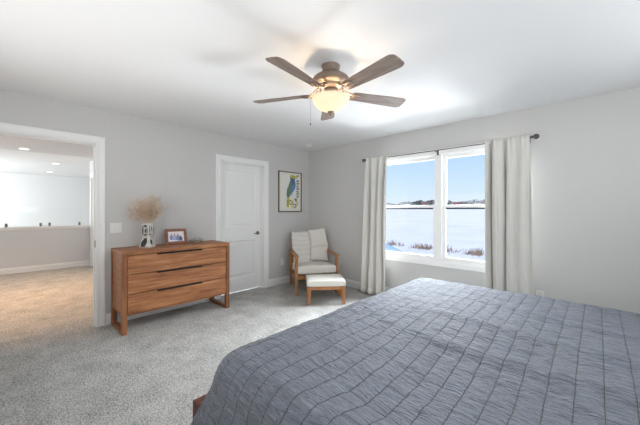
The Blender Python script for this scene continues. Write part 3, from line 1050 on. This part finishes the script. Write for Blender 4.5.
th.add(vs, fs, 0, True)
# fringe at the front hem
last = vs[-(nu + 1):]
random.seed(2)


def striped_mat():
    m, t, p = base_mat('woven_throw')
    p.inputs['Roughness'].default_value = 1
    co = t.nodes.new('ShaderNodeTexCoord')
    wv = t.nodes.new('ShaderNodeTexWave'); wv.bands_direction = 'Z'; wv.inputs['Scale'].default_value = 4; wv.inputs['Distortion'].default_value = 4
    t.links.new(co.outputs['Object'], wv.inputs[0])
    r = t.nodes.new('ShaderNodeValToRGB'); r.color_ramp.elements[0].color = hexc(208, 206, 200); r.color_ramp.elements[1].color = hexc(218, 216, 209)
    t.links.new(wv.outputs['Fac'], r.inputs[0]); t.links.new(r.outputs[0], p.inputs['Base Color'])
    n = t.nodes.new('ShaderNodeTexNoise'); n.inputs['Scale'].default_value = 150
    t.links.new(co.outputs['Object'], n.inputs['Vector'])
    b = t.nodes.new('ShaderNodeBump'); b.inputs['Strength'].default_value = .6; b.inputs['Distance'].default_value = .008
    t.links.new(n.outputs['Fac'], b.inputs['Height']); t.links.new(b.outputs[0], p.inputs['Normal'])
    return m


MT = striped_mat()
tt = thing('throw_blanket', 'pale striped woven throw hanging over the armchair back', 'blanket', (.615, -.505, 0), ang)
o = th.build('blanket_cloth', MT, tt)
so = o.modifiers.new('t', 'SOLIDIFY'); so.thickness = .010; so.offset = 1
m = MB()
for i in range(nu + 1):
    for r_ in range(2):
        p = last[i] + Vector((0, random.uniform(-.006, .006), 0))
        m.tube([p + Vector((.004, 0, .004)), p + Vector((.014 + random.uniform(0, .01), random.uniform(-.005, .005), -.004)), p + Vector((.035 + random.uniform(0, .012), random.uniform(-.012, .012), -.002))], .0018, 4)
m.build('fringe', MT, tt)
# two pale cushions on the right side of the back
for i, (lab, zc, tilt, yy) in enumerate([('square beige throw pillow leaning high on the armchair back', .515, 7, .145), ('beige throw pillow low on the armchair, beneath the higher one', .262, -4, .150)]):
    mm = cushion_mb(.30 if i else .33, .32, .085, 20, 20, .35, .06, .12, .006, 10 + i)
    Mp = Rb @ Matrix.Translation((.118 - .01 * i, yy, zc)) @ Matrix.Rotation(radians(tilt), 4, 'X') @ Matrix.Rotation(pi / 2 - (.10 if i else 0.02), 4, 'Y')
    mm.v = [tuple(Mp @ Vector(v)) for v in mm.v]
    o = mm.build('throw_pillow', M['cushion'], None)
    o.location = (.615, -.505, 0); o.rotation_euler.z = ang
    tag(o, lab, 'pillow')

# ================================================================ OTTOMAN
oa = atan2(-.666, .746)
ot = thing('ottoman', 'small teak footstool with a pale flat cushion before the armchair', 'ottoman', (1.195, -.838, 0), oa)
for sx_ in (-1, 1):
    for sy in (-1, 1):
        m = MB(); x, y = sx_ * .185, sy * .235
        def rect(cx, cy, r_, z): return [(cx - r_, cy - r_, z), (cx + r_, cy - r_, z), (cx + r_, cy + r_, z), (cx - r_, cy + r_, z)]
        m.hexa(rect(x + sx_ * .012, y + sy * .010, .019, 0), rect(x, y, .027, .245)); m.build('leg', M['teak'], ot, bevel=.003)
m = MB()
m.box((.173, -.215, .200), (.197, .215, .245)); m.box((-.197, -.215, .200), (-.173, .215, .245)); m.box((-.165, .223, .200), (.165, .247, .245)); m.box((-.165, -.247, .200), (.165, -.223, .245))
for k in range(4): m.box((-.15 + k * .085, -.225, .222), (-.105 + k * .085, .225, .235))
m.build('stool_frame', M['teak'], ot, bevel=.003)
mm = cushion_mb(.44, .535, .095, 20, 20, .10, 0, .6, .003); mm.v = [(a, b_, c + .244) for a, b_, c in mm.v]; mm.build('stool_cushion', M['ottocush'], ot)

# ================================================================ CURTAINS + ROD
RZ = 2.095
rod = thing('curtain_rod', 'thin dark curtain rod with ball ends above the window', 'curtain rod', (2.47, -.10, RZ))
m = MB(); m.tube([(-1.06, 0, 0), (1.07, 0, 0)], .0068, 14); m.build('pole', M['bronze'], rod)
for s, xx in ((-1, -1.06), (1, 1.07)):
    m = MB(); m.lathe([(0, 0), (.014, .002), (.015, .014), (.010, .018), (.013, .022), (.025, .034), (.029, .048), (.026, .062), (.014, .074), (0, .078)], 24, 0, Matrix.Translation((xx, 0, 0)) @ Matrix.Rotation(s * pi / 2, 4, 'Y'))
    m.build('finial', M['bronze'], rod)
for xx in (-1.03, .035, 1.045):
    m = MB(); m.tube([(xx, 0, -.013), (xx, .05, -.013), (xx, .084, -.013)], .006, 8); m.box((xx - .012, .081, -.05), (xx + .012, .084, .025)); m.tube([(xx, 0, -.013), (xx, -.011, -.006), (xx, -.012, .006)], .004, 8)
    m.build('bracket', M['bronze'], rod)


def curtain(label, tl, tr, bl, br, folds, seed, amp, wide):
    """wide(u) scales the fold depth across the panel"""
    n, k = 180, 46
    Y = -.150
    cx = (tl + tr) / 2
    c = thing('window_curtain', label, 'curtain', (cx, Y, 0), 0)
    vs = []; fs = []
    for j in range(k + 1):
        t_ = j / k; z = RZ + .022 - t_ * (RZ + .022 - .012)
        for i in range(n + 1):
            u = i / n
            e_ = t_ ** .8
            x = (tl + (tr - tl) * u) * (1 - e_) + (bl + (br - bl) * u) * e_
            s_ = u * folds + .35 * noise.noise(Vector((u * 3 + seed, t_ * 1.0, 0))) + .2
            am = amp * (.30 + .70 * min(1, t_ * 3.2) ** .7) * wide(u) * (1 + .3 * noise.noise(Vector((u * 4, seed, t_ * .7))))
            y = -am * sin(s_ * 2 * pi) - am * .3 * sin(s_ * 4 * pi + 1)
            # small gathers of the heading
            y += .006 * max(0, 1 - t_ * 7) * sin(u * folds * 5.3 * pi + seed)
            x += .010 * sin(s_ * 4 * pi) * min(1, t_ * 3) * wide(u) * (1 if .05 < u < .95 else 0)
            vs.append((x - cx, y, z))
    for j in range(k):
        for i in range(n):
            a = j * (n + 1) + i; fs.append((a, a + 1, a + n + 2, a + n + 1))
    m = MB(); m.add(vs, fs, 0, True)
    o = m.build('curtain_cloth', M['curtain'], c)
    so = o.modifiers.new('t', 'SOLIDIFY'); so.thickness = .003; so.offset = 0
    m = MB(); vs2 = []
    for j in (k - 2, k - 1, k):
        for i in range(n + 1):
            v = vs[j * (n + 1) + i]; vs2.append((v[0], v[1] - .004, v[2]))
    fs2 = []
    for j in range(2):
        for i in range(n):
            a = j * (n + 1) + i; fs2.append((a, a + 1, a + n + 2, a + n + 1))
    m.add(vs2, fs2, 0, True)
    o = m.build('hem', M['curtain'], c)
    so = o.modifiers.new('t', 'SOLIDIFY'); so.thickness = .002; so.offset = 0
    # back tabs that loop the panel onto the pole
    for u in (.08, .36, .64, .92):
        x = tl + (tr - tl) * u - cx
        m = MB(); R_ = .014
        pts = [(x, .05 + R_ * cos(q), RZ + R_ * sin(q)) for q in [pi * 2 * w / 12 for w in range(13)]]
        vv = []; ff = []
        for p in pts: vv += [(p[0] - .018, p[1], p[2]), (p[0] + .018, p[1], p[2])]
        for w in range(12): ff.append((2 * w, 2 * w + 1, 2 * w + 3, 2 * w + 2))
        m.add(vv, ff, 0, True); m.box((x - .018, .003, RZ - .02), (x + .018, .037, RZ + .0))
        m.build('tab', M['curtain'], c)
    return c


curtain('narrow off-white curtain panel hanging left of the window', 1.45, 1.82, 1.36, 1.80, 3, 3, .050, lambda u: .8 + .4 * u)
curtain('wide off-white curtain panel hanging right of the window', 3.115, 3.535, 3.12, 3.575, 3.6, 11, .058, lambda u: 1.2 - .85 * max(0, min(1, (u - .35) / .3)))

# ================================================================ CEILING FAN
FXc, FYc = 2.54, -2.238
fan = thing('ceiling_fan', 'bronze five-blade ceiling fan with glowing frosted bowl light', 'ceiling fan', (FXc, FYc, CZ), radians(43.4 + 90 + 1))
m = MB(); m.lathe([(0, -.052), (.052, -.052), (.060, -.046), (.068, -.030), (.070, -.012), (.074, -.006), (.074, 0)], 40); m.build('canopy', M['fan_metal'], fan)
m = MB(); m.lathe([(0, -.052), (.050, -.052), (.062, -.060), (.110, -.078), (.138, -.098), (.146, -.112), (.146, -.130), (.138, -.142), (.104, -.150), (.09, -.152), (0, -.152)], 48); m.build('motor_housing', M['fan_metal'], fan)
m = MB(); m.lathe([(0, -.151), (.082, -.151), (.078, -.165), (.068, -.176), (.060, -.182), (0, -.182)], 40)
m.build('motor_collar', mat('cream_collar', hexc(206, 178, 148), .5, nscale=10, namt=.03), fan)
m = MB(); m.lathe([(0, -.181), (.055, -.181), (.058, -.195), (.062, -.205), (.040, -.214), (.036, -.262), (0, -.262)], 40)
for k in range(3):
    a = 2 * pi * k / 3 + .3
    m.tube([(.03 * cos(a), .03 * sin(a), -.222), (.075 * cos(a), .075 * sin(a), -.214), (.118 * cos(a), .118 * sin(a), -.230), (.137 * cos(a), .137 * sin(a), -.256)], .005, 8)
m.build('light_fitter', M['fan_metal'], fan)
BZ = -.214
for k in range(5):
    a = 2 * pi * k / 5
    Rk = Matrix.Rotation(a, 4, 'Z') @ Matrix.Rotation(radians(-12), 4, 'X')
    pts = []
    r0, r1 = .19, .665
    N = 10
    w0, w1 = .052, .070
    edge = []
    for i in range(N + 1):   # rounded outer end
        t_ = i / N; edge.append((r0 + (r1 - .05 - r0) * t_, w0 + (w1 - w0) * t_))
    tip = [(r1 - .05 + .05 * sin(t), w1 - .035 + .035 * cos(t) if t < pi / 2 else 0) for t in [pi / 2 * q / 6 for q in range(1, 7)]]
    up = edge + [(x, y) for x, y in tip]
    poly = up + [(x, -y) for x, y in reversed(up)]
    # rounded inner end
    poly = poly + [(r0 - .012, -w0 * .6), (r0 - .016, 0), (r0 - .012, w0 * .6)]
    m = MB(); m.prism(poly, -.003, .003)
    Mk = Matrix.Translation((0, 0, BZ)) @ Rk
    ob = m.build('blade', M['blade'], fan, bevel=.0015)
    ob.matrix_local = Mk
    # scrolled blade iron
    m = MB()
    m.tube([(.075, 0, .052), (.10, .0, .050), (.125, .02, .022), (.155, .036, -.004), (.19, .038, -.008), (.235, .030, -.0075)], [.007, .007, .006, .006, .005, .004], 8)
    m.tube([(.075, 0, .052), (.10, -.0, .050), (.125, -.02, .022), (.155, -.036, -.004), (.19, -.038, -.008), (.235, -.030, -.0075)], [.007, .007, .006, .006, .005, .004], 8)
    m.tube([(.125, 0.018, .022), (.15, .0, .0), (.18, 0, -.007), (.25, 0, -.0075)], [.004, .005, .005, .004], 8)
    for yy in (-.030, 0, .030): m.lathe([(0, -.011), (.008, -.010), (.009, -.004), (.009, -.003)], 12, 0, Matrix.Translation((.235 if yy else .25, yy, 0)))
    m.box((.185, -.036, -.0065), (.25, .036, -.0033))
    io = m.build('blade_iron', M['fan_metal'], fan, bevel=0)
    io.matrix_local = Mk
m = MB()
pr = []
for k in range(13):
    a = pi / 2 * k / 12
    pr.append((.143 * sin(a) if k else .0, -.362 + .105 * (1 - cos(a)) ** .9))
out = pr + [(.149, -.253), (.146, -.251)]
inn = [(max(0, r - .004), z + .004) for r, z in reversed(pr)]
m.lathe(out + inn, 48)
m.build('glass_bowl', M['bowl'], fan, fixn=False)
for s in (-1, 1):
    m = MB(); m.lathe([(0, .028), (.012, .024), (.020, .012), (.022, 0), (.018, -.014), (0, -.024)], 16, 0, Matrix.Translation((.0, s * .065, -.292)))
    m.build('bulb', M['bulb'], fan)
    m = MB(); m.tube([(0, s * .02, -.250), (0, s * .045, -.252), (0, s * .062, -.266)], .010, 10); m.build('bulb_holder', M['fan_metal'], fan)
m = MB(); m.tube([(0, 0, -.26), (0, 0, -.362)], .004, 8); m.lathe([(0, -.392), (.007, -.389), (.009, -.380), (.020, -.371), (.026, -.361), (.027, -.357), (0, -.355)], 24); m.build('finial', M['fan_metal'], fan)
m = MB(); m.tube([(-.02, .058, -.20), (.03, .155, -.232), (.032, .160, -.26), (.032, .160, -.44)], .0010, 5)
m.lathe([(0, -.478), (.005, -.474), (.006, -.466), (.002, -.458)], 10, 0, Matrix.Translation((.032, .160, .02))); m.build('pull_chain', M['nickel'], fan)

# ================================================================ LOFT LIGHTS, GUARD GLASS
for (x, y), lab in zip([(-3.40, -3.80), (-5.52, -3.20), (-7.79, -3.15)],
                       ['round recessed ceiling light nearest the opening, before the stair wall', 'round recessed ceiling light right of the nearest, above the stairwell', 'smallest and farthest recessed ceiling light over the stairwell']):
    zc = CZ - (.035 if x > -3.7 else 0)
    rl = thing('recessed_light', lab, 'ceiling light', (x, y, zc), 0, 'recessed ceiling lights in the loft')
    m = MB(); m.lathe([(.062, -.004), (.066, -.007), (.088, -.005), (.092, 0), (.062, 0)], 36, closed=True); m.build('trim_ring', M['plate'], rl)
    m = MB(); m.lathe([(0, -.004), (.062, -.004), (.062, -.001), (0, -.001)], 36); m.build('lens', M['downlight'], rl)
for (x, y, en) in ((-3.10, -3.80, 120), (-1.6, -3.6, 170), (-1.7, -5.0, 50)):
    light('downlight_beam', 'SPOT', (x, y, CZ - .06), en, (1.0, .56, .25), (0, 0, 0), spot_size=radians(84), spot_blend=.8, shadow_soft_size=.06)

for (y0, y1, cl, lab) in ((-4.10, -3.452, (-4.026, -3.514), 'clear glass guard panel on the half wall cap, left one'), (-3.442, -2.79, (-3.372, -2.861), 'clear glass guard panel on the half wall cap, nearest the white door casing')):
    g = thing('glass_panel', lab, 'glass panel', (-4.70, (y0 + y1) / 2, .955), 0, None)
    yc = (y0 + y1) / 2
    m = MB(); m.box((-.004, y0 - yc, .012), (.004, y1 - yc, .42)); m.build('glass_sheet', M['guard'], g, bevel=.001)
    for c_ in cl:
        m = MB(); m.box((-.016, c_ - .02 - yc, 0), (-.004, c_ + .02 - yc, .075)); m.box((.004, c_ - .02 - yc, 0), (.016, c_ + .02 - yc, .075)); m.box((-.016, c_ - .02 - yc, 0), (.016, c_ + .02 - yc, .012))
        m.build('clamp', M['nickel'], g, bevel=.003)

# ================================================================ OUTSIDE
GZ = -3.0


def gnd(y):     # the field climbs gently towards the horizon
    return GZ + max(0, min(y, 420) - 45) * .0245


m = MB()
N = 40
vs = []; fs = []
for j in range(N + 1):
    for i in range(N + 1):
        x = -330 + 560 * i / N; t_ = j / N; y = .6 + 700 * t_ ** 2.2
        z = gnd(y) + (0 if y < 40 else .15 * noise.noise(Vector((x * .01, y * .01, 0))))
        vs.append((x, y, z))
for j in range(N):
    for i in range(N):
        a = j * (N + 1) + i; fs.append((a, a + 1, a + N + 2, a + N + 1))
m.add(vs, fs, 0, True)
sn = m.build('snowy_field', M['snow']); sn['kind'] = 'structure'

# dry weeds strip along the field edge
random.seed(21)
m = MB()
for k in range(3600):
    t_ = random.random()
    x = -15.5 + 14.5 * t_ + random.gauss(0, .3)
    yb = 28.6 - 2.2 * t_ + random.gauss(0, .55)
    dens = noise.noise(Vector((x * 1.3, 3.1, 0)))
    if random.random() < .75 - 1.6 * dens: continue
    if -8.3 < x < -7.2 and random.random() < .8: continue
    hgt = random.uniform(.10, .80) ** 1.6 * (.75 + .9 * dens)
    lean = random.gauss(0, .14); w = random.uniform(.010, .026)
    m.add([(x - w, yb, GZ - .05), (x + w, yb + w, GZ - .05), (x + lean + w * .4, yb, GZ + hgt), (x + lean - w * .4, yb, GZ + hgt)], [(0, 1, 2, 3)], 0)
tag(m.build('dry_weeds', M['weed'], fixn=False), 'strip of dry brown weeds poking out of the snow', 'weeds', None, 'stuff')

# neighbouring roof, low left of the window
ga = thing('garage', 'neighbouring garage with a snowy roof in painted blue shade low outside the window', 'garage', (-4.6, 7.2, GZ))
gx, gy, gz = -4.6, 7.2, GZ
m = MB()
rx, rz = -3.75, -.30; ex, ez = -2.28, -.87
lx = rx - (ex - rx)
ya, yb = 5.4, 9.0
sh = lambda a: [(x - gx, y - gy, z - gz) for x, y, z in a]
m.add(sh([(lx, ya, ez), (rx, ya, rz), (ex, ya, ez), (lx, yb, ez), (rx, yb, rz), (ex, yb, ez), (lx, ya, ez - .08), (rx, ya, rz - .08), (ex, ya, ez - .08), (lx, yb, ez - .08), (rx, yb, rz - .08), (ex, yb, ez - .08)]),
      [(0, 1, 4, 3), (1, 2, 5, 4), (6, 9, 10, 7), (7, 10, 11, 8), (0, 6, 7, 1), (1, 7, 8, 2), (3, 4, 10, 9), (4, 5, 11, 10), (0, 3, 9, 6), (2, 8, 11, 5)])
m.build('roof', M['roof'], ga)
m = MB(); w0, w1 = lx + .2, ex - .2
m.add(sh([(w0, ya + .15, GZ), (w1, ya + .15, GZ), (w1, ya + .15, ez - .02), (rx, ya + .15, rz - .1), (w0, ya + .15, ez - .02),
          (w0, yb - .15, GZ), (w1, yb - .15, GZ), (w1, yb - .15, ez - .02), (rx, yb - .15, rz - .1), (w0, yb - .15, ez - .02)]),
      [(0, 1, 2, 3, 4), (5, 9, 8, 7, 6), (0, 5, 6, 1), (1, 6, 7, 2), (0, 4, 9, 5)])
m.build('wall', M['siding'], ga)

# distant trees and farm buildings along the horizon
def tree_mesh(kind, seed):
    random.seed(seed)
    m = MB()
    for k in range(260):
        a = random.uniform(0, 2 * pi); zz = random.uniform(.18, 1)
        if kind == 'evergreen': r = .5 * sqrt(max(0, 1 - ((zz - .5) / .52) ** 2)) * random.uniform(.3, 1)
        else: r = .45 * sqrt(max(0, 1 - ((zz - .6) / .45) ** 2)) * random.uniform(.3, 1)
        c = Vector((r * cos(a), r * sin(a), zz)); s_ = random.uniform(.03, .07) * (1.5 if kind == 'evergreen' else 1)
        d = Vector((random.gauss(0, 1), random.gauss(0, 1), random.gauss(0, 1))).normalized(); u = d.orthogonal().normalized(); w_ = d.cross(u)
        m.add([c + u * s_, c + w_ * s_ * .5, c - u * s_ * .6, c - w_ * s_ * .5], [(0, 1, 2, 3)], 0)
    return m


protos = []
for kind, sd0 in (('evergreen', 1), ('bare', 2), ('bare', 5)):
    m = tree_mesh(kind, sd0)
    mt = MB(); mt.tube([(0, 0, -.05), (0, 0, .3), (.01, 0, .75)], [.028, .02, .006], 6)
    protos.append((kind, m, mt))
random.seed(33)


def horizon(px_, D):
    s_ = (px_ - 320) / 293.6
    return 4.068 + D * (-.687 + s_ * .7266), -3.978 + D * (.7266 + s_ * .687)


first = {}
left_ev = [404, 408.5, 412, 416, 419.5, 423, 426.5, 430, 433]
spots = [(389, 1, 9, 12), (392, 2, 8, 11), (402, 1, 10, 13), (407, 2, 11, 12), (411, 1, 10, 12)]
spots += [(p_, 0, 10.2 + (i % 3) * 1.0, 12) for i, p_ in enumerate([414, 418, 421, 425, 429, 432])]
spots += [(445, 0, 9, 12), (449, 0, 10.5, 12), (453, 1, 9, 11), (459, 0, 9, 11), (463, 0, 9.2, 12)]
spots += [(p_, 1 + i % 2, 10 + (i % 3), 13) for i, p_ in enumerate([468, 471.5, 475, 479, 482.5, 486, 490])]
names = {0: ('evergreen_tree', 'tree'), 1: ('bare_tree', 'tree'), 2: ('bare_tree', 'tree')}
for i, (p_, k, hh_, ww) in enumerate(spots):
    D = 296 + (i % 3) * 14
    x, y = horizon(p_, D)
    zb = gnd(y) - .3
    kind, mk, mt = protos[k]
    side = 'left pane' if p_ < 440 else 'right pane'
    lab = ('dark evergreen in the far tree line, behind the window\'s ' if k == 0 else 'bare grey tree on the horizon, behind the window\'s ') + side
    grp = ('distant evergreens behind the ' if k == 0 else 'distant bare trees behind the ') + side
    o = thing(names[k][0], lab, 'tree', (x, y, zb), i * 1.1, grp)
    o.scale = (ww * .8, ww * .8, hh_ * .72)
    if k not in first:
        a_ = mk.build('crown', M['evergreen'] if k == 0 else M['tree'], o, fixn=False); b_ = mt.build('trunk', M['tree'], o); first[k] = (a_, b_)
    else:
        for s0 in first[k]:
            c_ = s0.copy(); C.objects.link(c_); c_.parent = o


def barn(p_, D, w_, d_, h_, rise, mw, label, rz=0):
    x, y = horizon(p_, D); zb = gnd(y) - .3
    b0 = thing('farm_building', label, 'building', (x, y, zb), rz)
    m = MB(); m.add([(-w_, -d_, 0), (w_, -d_, 0), (w_, d_, 0), (-w_, d_, 0), (-w_, -d_, h_), (w_, -d_, h_), (w_, d_, h_), (-w_, d_, h_), (-w_, 0, h_ + rise), (w_, 0, h_ + rise)],
                    [(0, 1, 5, 4), (2, 3, 7, 6), (1, 2, 6, 9, 5), (3, 0, 4, 8, 7)]); m.build('wall', mw, b0)
    m = MB(); m.hexa([(-w_ - .3, -d_ - .3, h_ - .1), (w_ + .3, -d_ - .3, h_ - .1), (w_ + .3, 0, h_ + rise), (-w_ - .3, 0, h_ + rise)], [(-w_ - .3, -d_ - .3, h_ + .15), (w_ + .3, -d_ - .3, h_ + .15), (w_ + .3, 0, h_ + rise + .25), (-w_ - .3, 0, h_ + rise + .25)])
    m.hexa([(-w_ - .3, 0, h_ + rise), (w_ + .3, 0, h_ + rise), (w_ + .3, d_ + .3, h_ - .1), (-w_ - .3, d_ + .3, h_ - .1)], [(-w_ - .3, 0, h_ + rise + .25), (w_ + .3, 0, h_ + rise + .25), (w_ + .3, d_ + .3, h_ + .15), (-w_ - .3, d_ + .3, h_ + .15)])
    m.build('roof', M['barnred'], b0)


barn(424.5, 285, 2.2, 2.2, 4.2, 2.4, M['siding'], 'pale farmhouse among the evergreens on the horizon, left pane', .5)
barn(456.5, 285, 3.2, 2.5, 4.0, 2.0, M['siding'], 'white barn between dark trees on the horizon, right pane', .6)
barn(397, 290, 3.0, 2.5, 3.0, 1.5, M['siding'], 'low pale shed on the horizon at the far left of the window', .5)
